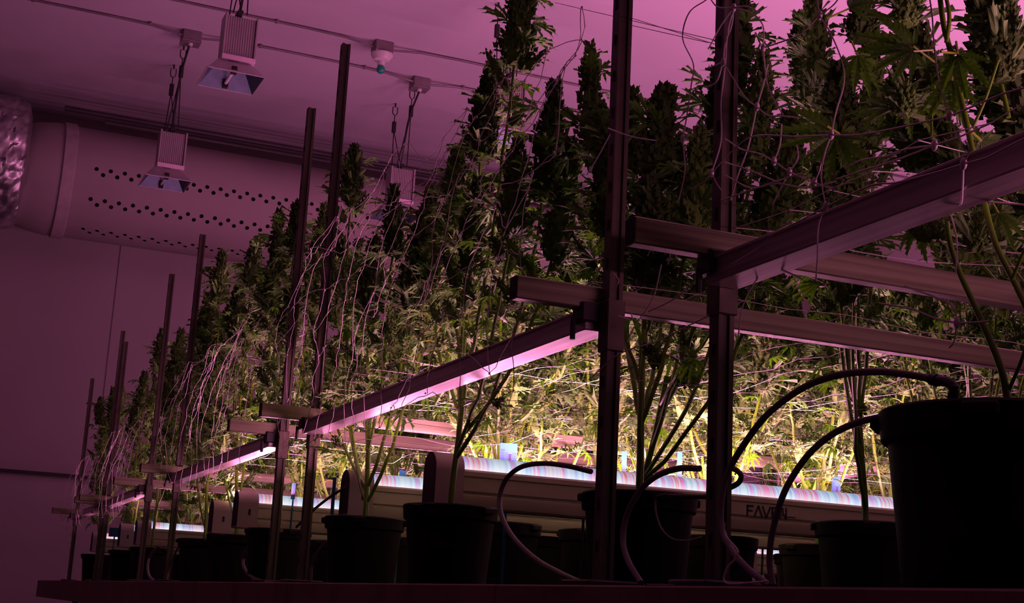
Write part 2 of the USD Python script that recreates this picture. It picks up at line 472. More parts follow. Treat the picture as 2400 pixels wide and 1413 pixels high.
def frame(label, y0, y1, tops, front=True, posts=(True, True), foot=False):
    t = thing('trellis_stand', label, 'trellis stand')
    for (y, far, has, top) in ((y0, False, posts[0], tops[0]), (y1, True, posts[1], tops[1])):
        if not has:
            continue
        for x in (1.52, 3.95):
            tz = top if x < 2 else 1.45
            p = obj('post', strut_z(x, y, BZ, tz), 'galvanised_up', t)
            obj('slot', join([rbox((.004, .011, .028), (x - PW / 2, y, z), .001) for z in np.arange(BZ + .1, tz - .03, .10)]), 'slot_dark', p).SetCustomDataByKey('kind', 'stuff')
            tag(obj('foot_plate', rbox((.15, .15, .02), (x, y, BZ + .01)), 'dark_steel', t), 'dark foot plate')
        yc = y + (.045 if not far else -.045)
        zc = .775
        # cross rail, a little proud of the bench at the aisle end
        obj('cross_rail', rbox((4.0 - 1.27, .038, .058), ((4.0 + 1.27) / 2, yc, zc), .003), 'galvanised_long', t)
        tag(obj('rail_end_cap', rbox((.004, .036, .055), (1.269, yc, zc), .001), 'slot_dark', t), 'dark open end of the cross rail')
        for x in (1.52, 3.95):
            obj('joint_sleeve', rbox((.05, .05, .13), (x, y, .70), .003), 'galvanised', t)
            b = obj('clamp', rbox((.09, .06, .05), (x - .03, yc, .735), .004), 'dark_steel', t)
            obj('bolt', tube([(x - .085, yc - .0, .72), (x - .085, yc, .665)], .007, 8), 'dark_steel', b)
    for x in (1.50, 3.97):
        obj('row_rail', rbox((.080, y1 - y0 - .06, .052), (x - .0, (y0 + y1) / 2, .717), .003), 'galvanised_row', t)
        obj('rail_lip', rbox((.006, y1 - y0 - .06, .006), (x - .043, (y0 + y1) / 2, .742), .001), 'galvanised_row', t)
    return t


BAYS = [(-.36, 2.49), (3.01, 5.82), (6.38, 9.2), (10.4, 12.75), (13.05, 15.3)]
frame('nearest trellis stand, its rail crossing the upper right foreground', *BAYS[0], (2.36, 2.36), posts=(False, True))
frame('trellis stand with the tall post at centre right', *BAYS[1], (2.36, 2.50))
frame('trellis stand left of centre whose post tops show against the ceiling', *BAYS[2], (2.37, 2.38))
frame('small distant trellis stand on the bench, second from the far end', *BAYS[3], (2.35, 2.2))
frame('farthest trellis stand with the thin leftmost post', *BAYS[4], (2.35, 2.2))

# ------------------------------------------------------------------ grow light bars
BAR_L = 2.35
ORD = ['first', 'second', 'third', 'fourth', 'fifth', 'sixth', 'seventh', 'eighth', 'ninth', 'tenth', 'eleventh', 'twelfth', 'thirteenth', 'fourteenth']


def faven(height):
    """The bar's printed name: letter strokes, A and E without their bars."""
    s = height
    w = .17 * s

    def bar(a, b):
        a, b = np.array(a) * s, np.array(b) * s
        d = b - a
        n = np.array([-d[1], d[0]]) / np.linalg.norm(d) * w / 2
        q = np.array([a + n, a - n, b - n, b + n])
        v = np.vstack([np.c_[q, np.zeros(4)], np.c_[q, np.full(4, .0012)]])
        return trimesh.convex.convex_hull(v)
    out, x = [], 0.0
    out += [bar((x + .08, 0), (x + .08, 1)), bar((x, .92), (x + .72, .92)), bar((x, .5), (x + .62, .5))]
    x += .80
    out += [bar((x, 0), (x + .42, 1)), bar((x + .42, 1), (x + .84, 0))]
    x += .84
    out += [bar((x, 1), (x + .42, 0)), bar((x + .42, 0), (x + .84, 1))]
    x += .98
    out += [bar((x, .92), (x + .68, .92)), bar((x, .5), (x + .62, .5)), bar((x, .08), (x + .68, .08)), bar((x + .06, 0), (x + .06, 1))]
    x += .84
    out += [bar((x + .06, 0), (x + .06, 1)), bar((x + .06, 1), (x + .68, 0)), bar((x + .68, 0), (x + .68, 1))]
    return join(out), x * s


def yz_text(vf, x, y, z):
    """Lettering drawn in xy, stood up on the face of a bar that looks towards -y."""
    v, f = vf
    return np.stack([x + v[:, 0], y - v[:, 2], z + v[:, 1]], 1), f


P_LOW = [(-.052, .006), (-.045, 0), (.045, 0), (.052, .006), (.058, .03), (.058, .046), (.05, .05), (.05, .056), (.058, .06), (.058, .108), (.062, .112), (.062, .128), (.056, .135),
         (-.056, .135), (-.062, .128), (-.062, .112), (-.058, .108), (-.058, .06), (-.05, .056), (-.05, .05), (-.058, .046), (-.058, .03)]
P_LENS = [(-.054, .135)] + [(-.054 * math.cos(a), .135 + .052 * math.sin(a) ** .8) for a in np.linspace(.08, PI - .08, 15)] + [(.054, .135)]
P_CAP = [(-.066, .004), (.066, .004), (.066, .13)] + [(.066 * math.cos(a), .13 + .062 * math.sin(a)) for a in np.linspace(.1, PI - .1, 17)] + [(-.066, .13)]


LET_H, LET_X = .043, 1.267


def bar_light(label, x, y, group=None, legs=True, power=1.0):
    t = thing('grow_light_bar', label, 'grow light', (x, y, .34), 0, group)
    obj('housing', extrude_x(P_LOW, .10, BAR_L), 'fixture_white', t, smooth=20)
    tag(obj('lens', extrude_x(P_LENS, .10, BAR_L), 'lens', t, smooth=40), 'glowing lens streaked white, pink and blue')
    for x0, x1 in ((.0, .105), (BAR_L - .005, BAR_L + .1)):
        c = obj('end_cap', extrude_x(P_CAP, x0, x1), 'cap_white', t, smooth=25)
        xe = x0 - .0012 if x0 == 0 else x1 + .0012
        obj('end_plate', extrude_x([(a * .9, .01 + b * .95) for a, b in P_CAP], xe - .001, xe + .001), 'slot_dark', c)
        obj('latch', rbox((.012, .002, .03), (x0 + .06, -.0665, .085), .0005), 'slot_dark', c)
    nm, w = faven(LET_H)
    tag(obj('printed_name', yz_text(nm, LET_X, -.0585, .056), 'print_black', t), 'black printed maker name')
    sm = join([rbox((.012, .001, .016), (LET_X + w + .012, -.0588, .09), .0003), rbox((.008, .001, .005), (LET_X + w + .01, -.0588, .07), .0003), rbox((.055, .001, .004), (LET_X + w + .045, -.0588, .066), .0003)])
    obj('fine_print', sm, 'print_black', t)
    for lx in (.62, 2.05):
        obj('leg', join([tube([(lx, -.03, 0), (lx, -.045, BZ - .34)], .005, 6), tube([(lx, .03, 0), (lx, .045, BZ - .34)], .005, 6)]), 'hose_black', t)
    L = UsdLux.RectLight.Define(stage, f'{t.GetPath()}/diode_board')
    L.CreateWidthAttr(BAR_L - .12)
    L.CreateHeightAttr(.085)
    L.CreateIntensityAttr(BAR_POWER * power)
    L.CreateColorAttr(Gf.Vec3f(*BAR_COLOR))
    L.AddTranslateOp().Set(Gf.Vec3d(.04 + BAR_L / 2, 0, .19))
    L.AddRotateXOp().Set(180.0)
    return t


bar_light('nearest bright grow light bar, its white end cap right of the two black pots', 1.63, 4.6, power=1.3)
bar_light('second grow light bar, just left of and behind the brightest one', 1.60, 5.55, power=1.3)
bar_light('grow light bar behind the pair of posts left of centre', 1.50, 7.2, power=1.2)
bar_light('short looking glowing bar just left of the one behind the paired posts', 1.54, 8.05, power=1.2)
bar_light('small distant grow light bar, right one of the three at lower left', 1.55, 11.05, power=.45)
bar_light('small distant grow light bar, middle one of the three at lower left', 1.52, 11.75, power=.45)
bar_light('farthest tiny glowing bar at lower left beside a blue tag', 1.55, 13.9, power=.35)
bar_light('grow light bar in the nearest bay, beyond the right edge of the view', 1.7, 1.2, power=.8)
for i, y in enumerate((5.2, 6.8, 8.4, 10.0)):
    bar_light(f'grow light bar on the second bench, {ORD[i]} from the near end', 5.3, y, 'bars on the second bench', power=.8)
for i, y in enumerate((5.0, 6.6, 8.2, 9.8, 11.4)):
    bar_light(f'grow light bar on the third bench, {ORD[i]} from the near end', 9.1, y, 'bars on the third bench', power=1.6)

# ------------------------------------------------------------------ pots
def make_pot(label, group=None):
    t = thing('plant_pot', label, 'plant pot', (0, 0, -50), 0, group)
    o = [(0, 0), (.122, 0), (.128, .006), (.134, .08), (.142, .17), (.146, .215), (.153, .218), (.156, .222), (.158, .245), (.160, .262), (.156, .266), (.146, .262), (.143, .235), (.143, .225), (0, .225)]
    obj('body', lathe(o, 48), 'pot_plastic', t, smooth=30)
    for a in range(4):
        h = rbox((.05, .014, .022), (0, -.163, .25), .004)
        h.apply_transform(trimesh.transformations.rotation_matrix(a * PI / 2 + .4, [0, 0, 1]))
        obj('handle', h, 'pot_plastic', t)
    v, f = lathe([(0, .236), (.07, .238), (.11, .233), (.142, .228), (.142, .222), (0, .222)], 40)
    v = v + np.c_[np.zeros((len(v), 2)), .006 * (meshkit.noise(v * 60) - .5)]
    obj('soil', (v, f), 'soil', t, smooth=40)
    return t


# ------------------------------------------------------------------ plants
def leaflet(n, w, droop, serr, seed=0):
    """A leaf blade along +x, one unit long: saw-toothed edges, folded along the midrib, tip bent down."""
    t = np.linspace(0, 1, n + 1)
    prof = np.sin(PI * np.clip(t, 0, 1) ** .85) ** .9 * (1 - .25 * t) * w
    prof[0], prof[-1] = w * .08, 0
    z = -droop * t ** 2
    fwd = np.where(np.arange(n + 1) % 2 == 1, serr / n, 0)
    wid = prof * np.where(np.arange(n + 1) % 2 == 1, 1 + serr * .18, 1 - serr * .18)
    mid = np.c_[t, np.zeros(n + 1), z]
    lf = np.c_[np.clip(t + fwd, 0, 1), wid, z + wid * .35]
    rt = np.c_[np.clip(t + fwd, 0, 1), -wid, z + wid * .35]
    v = np.vstack([mid, lf, rt])
    f = []
    m = n + 1
    for k in range(n):
        f += [[k, k + 1, m + k + 1], [k, m + k + 1, m + k], [k, 2 * m + k + 1, k + 1], [k, 2 * m + k, 2 * m + k + 1]]
    return v, np.array(f)


def rotz(a):
    c, s = math.cos(a), math.sin(a)
    return np.array([[c, -s, 0], [s, c, 0], [0, 0, 1]])


def fan_leaf(n, k, droop, rng, serr=1.0, wide=.105):
    """k leaflets spread like a hand, leaf centre at the origin, longest along +x, unit length."""
    angs = {3: [0, .62, -.62], 5: [0, .52, -.52, 1.1, -1.1], 7: [0, .42, -.42, .86, -.86, 1.45, -1.45]}[k]
    ln = {3: [1, .8, .8], 5: [1, .9, .9, .62, .62], 7: [1, .93, .93, .74, .74, .45, .45]}[k]
    ms = []
    for a, l in zip(angs, ln):
        v, f = leaflet(n, wide, droop * rng.uniform(.6, 1.4), serr)
        a = a + rng.uniform(-.07, .07)
        tilt = rng.uniform(-.12, .12)
        v = v * l
        v[:, 2] += v[:, 0] * tilt
        ms.append((v @ rotz(a).T, f))
    return join(ms)


LR = np.random.default_rng(5)
LEAVES = [fan_leaf(7, 5, .25, LR), fan_leaf(7, 7, .4, LR), fan_leaf(7, 5, .55, LR), fan_leaf(7, 7, .15, LR)]
LEAVES_BIG = [fan_leaf(17, 7, .2, LR, 1.2, .12), fan_leaf(17, 7, .4, LR, 1.2, .125), fan_leaf(17, 5, .3, LR, 1.2, .12)]
SUGAR = leaflet(3, .085, .25, .8)
SUGAR_L = leaflet(5, .085, .30, 1.0)
CALYX = (np.array([[0, 0, 0], [.45, .42, 0], [.45, 0, .42], [.45, -.42, 0], [.45, 0, -.42], [1.15, 0, 0.]]),
         np.array([[0, 2, 1], [0, 3, 2], [0, 4, 3], [0, 1, 4], [5, 1, 2], [5, 2, 3], [5, 3, 4], [5, 4, 1]]))
_pr = np.array([(.0, .0), (.12, .26), (.35, .40), (.65, .30), (.9, .12), (1.15, 0)])
CALYX_F = lathe([(r, h) for h, r in _pr], 6)
CALYX_F = (CALYX_F[0][:, [2, 0, 1]], CALYX_F[1])
GOLD = 2.399963


def cola(path, R, rng, n_cal, n_sug, sug_len, core_seg=8, cal=1.0, fine=False):
    """A flower spike round a path: lumpy core with pointed calyxes, and the small leaves standing out of it."""
    p = np.asarray(path, float)
    s = np.r_[0, np.cumsum(np.linalg.norm(np.diff(p, axis=0), axis=1))]
    L = s[-1]
    s = s / L

    def pos(t):
        return np.stack([np.interp(t, s, p[:, k]) for k in range(3)], -1)

    def tang(t):
        d = pos(np.minimum(t + .06, 1)) - pos(np.maximum(t - .06, 0))
        return d / (np.linalg.norm(d, axis=-1, keepdims=True) + 1e-9)

    lumps = rng.uniform(0, 6, 3)

    def rad(t):
        base = np.clip(1.05 * (1 - t ** 2.0) ** .7 * np.minimum(1, .45 + 3 * t), 0.16, 1.1)
        return R * base * (1 + .20 * np.sin(t * L / .030 + lumps[0]) + .10 * np.sin(t * L / .016 + lumps[1]))

    ns = max(5, int(L / .022))
    tt = np.linspace(0, 1, ns)
    cv, cf = tube(pos(tt), rad(tt) * .80, core_seg)
    cv = cv + (meshkit.noise(cv * 70 + lumps) - .5)[:, None] * .012
    # calyx clumps
    t = (np.arange(n_cal) + rng.uniform(0, 1, n_cal)) / n_cal
    t = t ** 1.05
    ph = np.arange(n_cal) * GOLD + rng.uniform(-.5, .5, n_cal)
    ax = tang(t)
    ref = np.array([1.0, .2, 0])
    e1 = np.cross(ax, ref)
    e1 /= np.linalg.norm(e1, axis=1, keepdims=True)
    e2 = np.cross(ax, e1)
    out = np.cos(ph)[:, None] * e1 + np.sin(ph)[:, None] * e2
    lift = rng.uniform(.8, 2.2, n_cal)[:, None]
    d = out + ax * lift
    place = pos(t) + out * (rad(t) * rng.uniform(.6, .98, n_cal))[:, None]
    kv, kf = spread(*(CALYX_F if fine else CALYX), frames(d, ax), cal * rng.uniform(.015, .026, n_cal) * (R / .05) ** .6, place)
    bud = join([(cv, cf), (kv, kf)])
    # sugar leaves
    t = rng.uniform(0, .97, n_sug)
    ph = rng.uniform(0, 2 * PI, n_sug)
    ax = tang(t)
    e1 = np.cross(ax, ref)
    e1 /= np.linalg.norm(e1, axis=1, keepdims=True)
    e2 = np.cross(ax, e1)
    out = np.cos(ph)[:, None] * e1 + np.sin(ph)[:, None] * e2
    d = out + ax * rng.uniform(.15, 1.1, n_sug)[:, None]
    place = pos(t) + out * (rad(t) * .55)[:, None]
    ln = sug_len * np.where(rng.uniform(0, 1, n_sug) < .25, rng.uniform(1.2, 1.9, n_sug), rng.uniform(.45, .9, n_sug)) * (1.15 - .6 * t)
    sl = spread(*(SUGAR_L if n_sug > 40 else SUGAR), frames(d, ax, rng.uniform(-.6, .6, n_sug)), ln, place)
    return bud, sl


def bez(a, b, c, n):
    t = np.linspace(0, 1, n)[:, None]
    return a * (1 - t) ** 2 + 2 * b * t * (1 - t) + c * t ** 2


def plant(name, label, base, tips, seed, group=None, near=False, detail=1.0, skirt=0.0, cola_r=.045, cola_len=.36):
    """A flowering plant rooted at base (soil level); tips are world points where its main flower spikes end."""
    rng = np.random.default_rng(seed)
    base = np.asarray(base, float)
    t = thing(name, label, 'plant', base, 0, group)
    top = np.mean([x for x in tips], 0) - base
    st = .42 + rng.uniform(-.05, .05)
    lean = np.array([top[0], top[1], 0]) * .3
    stem_pts = curve([(0, 0, -.02), (0, 0, .1), lean * .4 + [0, 0, .25], lean * .8 + [0, 0, st]], 5)
    obj('stem', tube(stem_pts, np.linspace(.012, .009, len(stem_pts)), 7), 'stem', t, smooth=40)
    lv, k = (LEAVES_BIG if near else LEAVES), 0
    loose = []
    for tip in tips:
        tp = np.asarray(tip, float) - base
        h = rng.uniform(.07, st)
        root = np.array([np.interp(h, stem_pts[:, 2], stem_pts[:, 0]), np.interp(h, stem_pts[:, 2], stem_pts[:, 1]), h])
        ctl = np.array([tp[0] * .82 + rng.uniform(-.04, .04), tp[1] * .82 + rng.uniform(-.04, .04), root[2] + .28 * (tp[2] - root[2])])
        pth = bez(root, ctl, tp, 22)
        pth[1:-1] += rng.normal(0, .003, (20, 3))
        cl = min(cola_len * rng.uniform(.8, 1.25), .5 * tp[2])
        seg = np.r_[0, np.cumsum(np.linalg.norm(np.diff(pth, axis=0), axis=1))]
        T = seg[-1]
        cut = (T - cl) / T

        def P(u):
            return np.stack([np.interp(np.asarray(u) * T, seg, pth[:, q]) for q in range(3)], -1)

        bp = P(np.linspace(0, cut + .06, 16))
        br = obj('branch', tube(bp, np.linspace(.0075, .0045, 16), 6), 'stem', t, smooth=40)
        R = cola_r * rng.uniform(.8, 1.2)
        bud, sl = cola(P(np.linspace(cut, 1, 14)), R, rng, int(230 * detail), int(56 * detail), .075)
        c = obj('flower_spike', bud, 'bud', t)
        sv = obj('small_leaves', sl, 'sugar_leaf', c)
        tag(sv, kind='stuff')
        # nodes up the branch: side buds on short stalks, and fan leaves on petioles
        nn = int(T * (1 - .0) / .085)
        for q in range(nn):
            u = .16 + (cut - .12) * (q + rng.uniform(.2, .8)) / nn
            at = P(u)
            ph = q * 2.2 + rng.uniform(-.6, .6)
            if at[2] < skirt and rng.uniform() < .85:
                continue
            o = np.array([math.cos(ph), math.sin(ph), 0])
            if at[2] > .26 and rng.uniform() < .9:
                ln = rng.uniform(.05, .13) * (1 if at[2] > .45 else .6)
                b0 = at + o * rng.uniform(.01, .04)
                b1 = b0 + o * ln * rng.uniform(.4, .9) + [0, 0, ln * rng.uniform(.5, 1.1)]
                tt = np.linspace(0, 1, 5)[:, None]
                bu, su = cola(b0 + (b1 - b0) * tt, rng.uniform(.016, .028), rng, int(26 * detail), int(13 * detail), .05, 6)
                sb = obj('side_bud', bu, 'bud', t)
                tag(obj('small_leaves', su, 'sugar_leaf', sb), kind='stuff')
            if rng.uniform() < .88:
                size = rng.uniform(.055, .105) * (1.15 if near else 1)
                pl = rng.uniform(.03, .08)
                ph2 = ph + rng.uniform(.6, 1.8)
                o2 = np.array([math.cos(ph2), math.sin(ph2), rng.uniform(-.25, .6)])
                ctr = at + o2 * pl
                d = o2 + np.array([0, 0, rng.uniform(-.9, .25)])
                Rm = frames(d[None], np.array([0, 0, 1.0]), np.array([rng.uniform(-.5, .5)]))[0]
                V, F = lv[rng.integers(len(lv))]
                pv = tube([at, (at + ctr) / 2 + [0, 0, .005], ctr], .0018, 4, False)
                fl = obj('fan_leaf', (V * size @ Rm.T + ctr, F), 'leaf', t)
                obj('petiole', pv, 'petiole', fl)
        # leaves that stand round the foot of the spike
        for q in range(8):
            at = P(cut + rng.uniform(0, .75) * (1 - cut))
            ph = rng.uniform(0, 2 * PI)
            o2 = np.array([math.cos(ph), math.sin(ph), rng.uniform(.1, .6)])
            size = rng.uniform(.065, .115)
            ctr = at + o2 * .05
            d = o2 + np.array([0, 0, rng.uniform(-.5, .4)])
            Rm = frames(d[None], np.array([0, 0, 1.0]), np.array([rng.uniform(-.6, .6)]))[0]
            V, F = lv[rng.integers(len(lv))]
            fl = obj('fan_leaf', (V * size @ Rm.T + ctr, F), 'leaf', t)
            obj('petiole', tube([at, ctr], .0018, 4, False), 'petiole', fl)
    return t


SOIL = BZ + .236
pot0 = None


def pot(label, x, y, group=None, rz=0.0, scale=None):
    global pot0
    if pot0 is None:
        pot0 = make_pot(label, group)
        pot0.GetAttribute('xformOp:translate').Set(Gf.Vec3d(x, y, BZ))
        return pot0
    return copy_of(pot0, 'plant_pot', label, (x, y, BZ), rz, group, scale)


def px(tips):
    return [at_x(a, b, x) for a, b, x in tips]


# front row along the aisle: each plant grown to the flower spikes seen against the ceiling
FRONT = [
    ('black pot just behind the tall centre right post', (2.12, 3.95), 'tall flowering plant right of the second near post, its spikes near the top edge',
     [(1745, -10, 2.15), (1790, 128, 2.15), (1690, 130, 2.1), (1850, 270, 2.1), (1735, 330, 2.0), (1800, 420, 2.2)]),
    ('black pot behind the second near post', (2.77, 3.65), 'tall flowering plant whose blunt spikes stand above the middle of the sloping rail',
     [(1905, -30, 2.4), (1965, 150, 2.35), (1870, 40, 2.5), (2045, 40, 2.5), (2010, 260, 2.4), (1930, 330, 2.3)]),
    ('black pot hidden behind the corner pot', (2.45, 2.10), 'flowering plant at the upper right corner, above the sloping rail',
     [(2140, 40, 2.2), (2290, -30, 2.1), (2350, 60, 2.05), (2190, 250, 2.2), (2100, 170, 2.2), (2390, 150, 2.0)]),
    ('big black pot filling the lower right corner', (1.62, 1.80), 'thick-stemmed plant rising from the big pot at lower right', None),
    ('black pot right of the tall post at centre right', (1.80, 3.36), 'flowering plant behind the tall centre right post, one spike showing just right of it',
     [(1385, 105, 1.75), (1560, 205, 1.78), (1480, 215, 1.9), (1420, 300, 1.72), (1640, 300, 1.85), (1520, 420, 1.7), (1590, 330, 2.1)]),
    ('wide black pot under the white end cap of the nearest light bar', (1.62, 4.34), 'flowering plant with the tallest spike, reaching the top edge of the picture',
     [(1230, -40, 1.68), (1145, 172, 1.75), (1300, 190, 1.72), (1215, 330, 1.66), (1070, 348, 1.7), (1010, 445, 1.75), (1340, 330, 1.75), (1120, 420, 1.66)]),
    ('black pot left of the wide one under the end cap', (1.62, 5.30), 'flowering plant whose two spikes stand beside the taller post top',
     [(830, 342, 1.64), (925, 437, 1.65), (880, 560, 1.7), (985, 520, 1.72), (800, 560, 1.64), (760, 480, 1.66), (1050, 500, 1.8)]),
    ('black pot between the pair of posts left of centre', (1.62, 6.72), 'flowering plant between the two posts whose tops show against the ceiling',
     [(700, 472, 1.62), (655, 492, 1.63), (740, 560, 1.7), (640, 620, 1.62), (690, 640, 1.66)]),
    ('black pot just left of the paired posts', (1.62, 7.70), 'flowering plant left of the paired posts with one clear rounded spike',
     [(600, 562, 1.65), (560, 660, 1.64), (520, 592, 1.62), (620, 640, 1.7), (500, 700, 1.66)]),
    ('small black pot left of the light bars at lower left', (1.62, 8.6), 'flowering plant with a slim dark spike beside the short post top',
     [(490, 690, 1.65), (540, 720, 1.7), (505, 780, 1.62), (470, 760, 1.66)]),
    ('distant black pot right of the two thin posts', (1.66, 10.9), 'distant flowering plant with twin spikes over the small frame',
     [(425, 772, 1.7), (380, 772, 1.7), (400, 850, 1.66), (440, 830, 1.75)]),
    ('distant black pot between the two thin posts', (1.66, 12.1), 'distant flowering plant whose spike shows between the thin posts',
     [(340, 872, 1.7), (365, 900, 1.7), (320, 930, 1.68)]),
    ('far black pot beside the leftmost thin post', (1.66, 14.2), 'farthest flowering plant, its slim spike just right of the leftmost post',
     [(265, 908, 1.7), (235, 932, 1.66), (250, 980, 1.64), (285, 900, 1.75)]),
]
for i, (pl, (x, y), label, tips) in enumerate(FRONT):
    pot(pl, x, y, rz=37.0 * i, scale=(1.13, 1.13, 1.13) if y < 2 else None)
    if tips:
        plant('flowering_plant', label, (x, y, SOIL), px(tips), 100 + i, cola_r=.052 if y < 6 else .06, cola_len=.36, detail=1.0 if y < 9 else .7, skirt=.62 if y < 4.5 else .42 if y < 6 else .25)

# rows behind: grown from four plants
rngp = np.random.default_rng(11)
protos = []
for k in range(4):
    tips = []
    for j in range(9):
        a = j * 2.4 + rngp.uniform(-.4, .4)
        r = .08 + .24 * math.sqrt((j + .5) / 9)
        tips.append((r * math.cos(a), r * math.sin(a), SOIL + rngp.uniform(1.0, 1.45) - .35 * r))
    protos.append(tips)
SPOTS = []      # (x, y, bay, which of the four plants: 0 and 1 are bare-stemmed low down)
for x, ys in ((3.4, (3.85,)), (3.85, (3.3,))):
    for y in ys:
        SPOTS.append((x, y, 'centre', len(SPOTS) % 2))
for x, ys in ((2.1, (5.0,)), (2.2, (5.62,)), (2.5, (5.0,)), (2.97, (4.80, 5.5)), (3.41, (4.82, 5.62)), (3.85, (4.95, 5.6)), (2.6, (5.72,))):
    for y in ys:
        SPOTS.append((x, y, 'centre', 2 + len(SPOTS) % 2))
for x in (2.2, 2.8, 3.45):
    for y in (6.75, 7.6, 8.55):
        SPOTS.append((x, y, 'left', 2 + len(SPOTS) % 2))
for x in (2.25, 3.0):
    for y in (10.7, 11.4, 12.4, 13.4, 14.6):
        SPOTS.append((x, y, 'far', 2 + len(SPOTS) % 2))
for x, y in ((5.45, 4.4), (5.45, 5.0), (5.45, 5.9), (5.45, 6.4), (5.45, 7.4), (5.45, 8.0), (6.1, 4.5), (6.1, 6.0), (6.1, 7.7), (5.5, 3.0)):
    SPOTS.append((x, y, 'second', 2 + len(SPOTS) % 2))
for x, y in ((3.2, 2.0),):
    SPOTS.append((x, y, 'near', len(SPOTS) % 2))
LAB = {'second': 'flowering plant on the second bench', 'centre': 'flowering plant in the thick canopy of the centre bay', 'left': 'flowering plant behind the paired posts left of centre',
       'far': 'flowering plant in the dark far bays', 'near': 'flowering plant in the nearest bay, behind the upper right rail'}
first, counted = {}, {}
for i, (x, y, nm, k) in enumerate(SPOTS):
    x += rngp.uniform(-.05, .05)
    y += rngp.uniform(-.03, .03)
    sc = rngp.uniform(.95, 1.12) * (1.05 if y > 6 else .98)
    grp = f'plants in the {nm} bay canopy'
    c = counted[nm] = counted.get(nm, -1) + 1
    lab = f'{LAB[nm]}, {ORD[c]} back from the aisle'
    pot(f'black pot half hidden in the {nm} bay, {ORD[c]} counting back from the aisle', x, y, f'pots inside the {nm} bay', 50.0 * i)
    if k not in first:
        first[k] = plant('flowering_plant', lab, (x, y, SOIL), [np.array(q) + [x, y, 0] for q in protos[k]], 40 + k, grp, cola_r=.052, cola_len=.32, skirt=(.62, .66, .30, .36)[k])
    else:
        copy_of(first[k], 'flowering_plant', lab, (x, y, SOIL), float(rngp.uniform(0, 360)), grp, (1, 1, sc))


# ------------------------------------------------------------------ the near plant in the big corner pot: thick bare stems, big leaves
def near_plant():
    base = np.array((1.62, 1.80, SOIL + .035))
    t = thing('flowering_plant', 'thick-stemmed plant in the big corner pot, its bright green stems crossing the sloping rail', 'plant', base)
    rng = np.random.default_rng(77)

    def loc(pts, x):
        return curve([at_x(a, b, xx) - base for (a, b), xx in zip(pts, np.linspace(*x, len(pts)))], 8)
    st = [([(2362, 935), (2345, 860), (2300, 750), (2250, 640), (2225, 560), (2218, 480)], (1.62, 1.56), (.0068, .0042)),
          ([(2440, 800), (2400, 710), (2372, 650), (2330, 560), (2290, 400), (2255, 240), (2225, 110), (2212, 60), (2200, -30)], (1.62, 1.58), (.0055, .0048)),
          ([(2218, 100), (2225, 40), (2215, -20)], (1.585, 1.585), (.004, .0035)),
          ([(2280, 300), (2310, 230), (2340, 140)], (1.59, 1.62), (.003, .0025)),
          ([(2372, 655), (2400, 590), (2420, 550)], (1.6, 1.6), (.0032, .0028)),
          ([(2362, 920), (2392, 850), (2415, 780)], (1.62, 1.6), (.0032, .0028)),
          ([(2364, 275), (2352, 220), (2335, 150), (2338, 140)], (1.7, 1.7), (.0045, .0035)),
          ([(2120, 200), (2105, 150), (2110, 145)], (1.75, 1.75), (.0045, .0045)),
          ([(2183, 320), (2185, 260), (2190, 200)], (1.7, 1.7), (.0025, .0025))]
    for p, x, r in st:
        q = loc(p, x)
        obj('stem', tube(q, np.linspace(r[0], r[1], len(q)), 9), 'stem', t, smooth=50)
    leaves = [((2245, 125), (1.0, .25, .0), .10, 1.58, 0), ((2245, 130), (-.2, -.3, -.9), .10, 1.58, 2), ((2140, 108), (-1, .2, .35), .11, 1.68, 1), ((2140, 120), (-.9, .1, -.45), .105, 1.66, 0),
              ((1958, 312), (-1, .1, .15), .125, 1.62, 1), ((1958, 318), (.2, -.3, -1), .12, 1.62, 2), ((1970, 315), (.9, .3, -.35), .10, 1.63, 0),
              ((2010, 130), (.2, -.2, -1), .09, 1.72, 1), ((1990, 20), (.8, -.3, .25), .10, 1.66, 2), ((2300, 330), (.9, .3, -.5), .08, 1.7, 0),
              ((2190, 500), (-.8, -.2, .2), .07, 1.62, 2), ((2150, 520), (-.3, -.4, -1), .08, 1.66, 1), ((2340, 500), (.2, -.3, -1), .07, 1.68, 0), ((2230, 190), (-.4, -.2, -1), .10, 1.7, 1),
              ((2080, 250), (-.8, .3, -.3), .10, 1.8, 0), ((2130, 230), (.5, -.2, -.9), .10, 1.8, 2)]
    for (a, b), d, size, x, k in leaves:
        c = at_x(a, b, x) - base
        Rm = frames(np.array([d], float), np.array([-.75, -.55, .35]), np.array([rng.uniform(-.35, .35)]))[0]
        V, F = LEAVES_BIG[k]
        lf = obj('fan_leaf', (V * size @ Rm.T + c, F), 'leaf', t)
        e = c - np.array(d) / np.linalg.norm(d) * .05 + [0, 0, -.012]
        obj('petiole', tube([c, (c + e) / 2, e], .0022, 5, False), 'petiole', lf)
    for (a, b), x, ln, r in (((2130, 0), 1.75, .12, .035), ((2350, 60), 1.7, .22, .045), ((2120, 235), 1.72, .07, .03), ((2175, 520), 1.62, .07, .026), ((2290, 545), 1.66, .07, .022), ((2020, 40), 1.8, .12, .035)):
        c = at_x(a, b, x) - base
        tt = np.linspace(0, 1, 8)[:, None]
        bu, su = cola(c + np.array([.02, .01, ln]) * (tt - .5), r, rng, int(160 + 1400 * ln), 46, .055, 10, .62, True)
        sb = obj('flower_spike', bu, 'bud', t)
        tag(obj('small_leaves', su, 'sugar_leaf', sb), kind='stuff')
    return t


near_plant()

# ------------------------------------------------------------------ trellis netting
def strand(pts, r, name, parent, knots=()):
    ms = [tube(pts, r, 4, False)]
    for k in knots:
        v, f = trimesh.creation.icosphere(1, 1).vertices, trimesh.creation.icosphere(1, 1).faces
        ms.append((np.asarray(v) * np.array([r * 2.2, r * 3.2, r * 2.6]) + k, f))
    return obj(name, join(ms), 'net_string', parent)


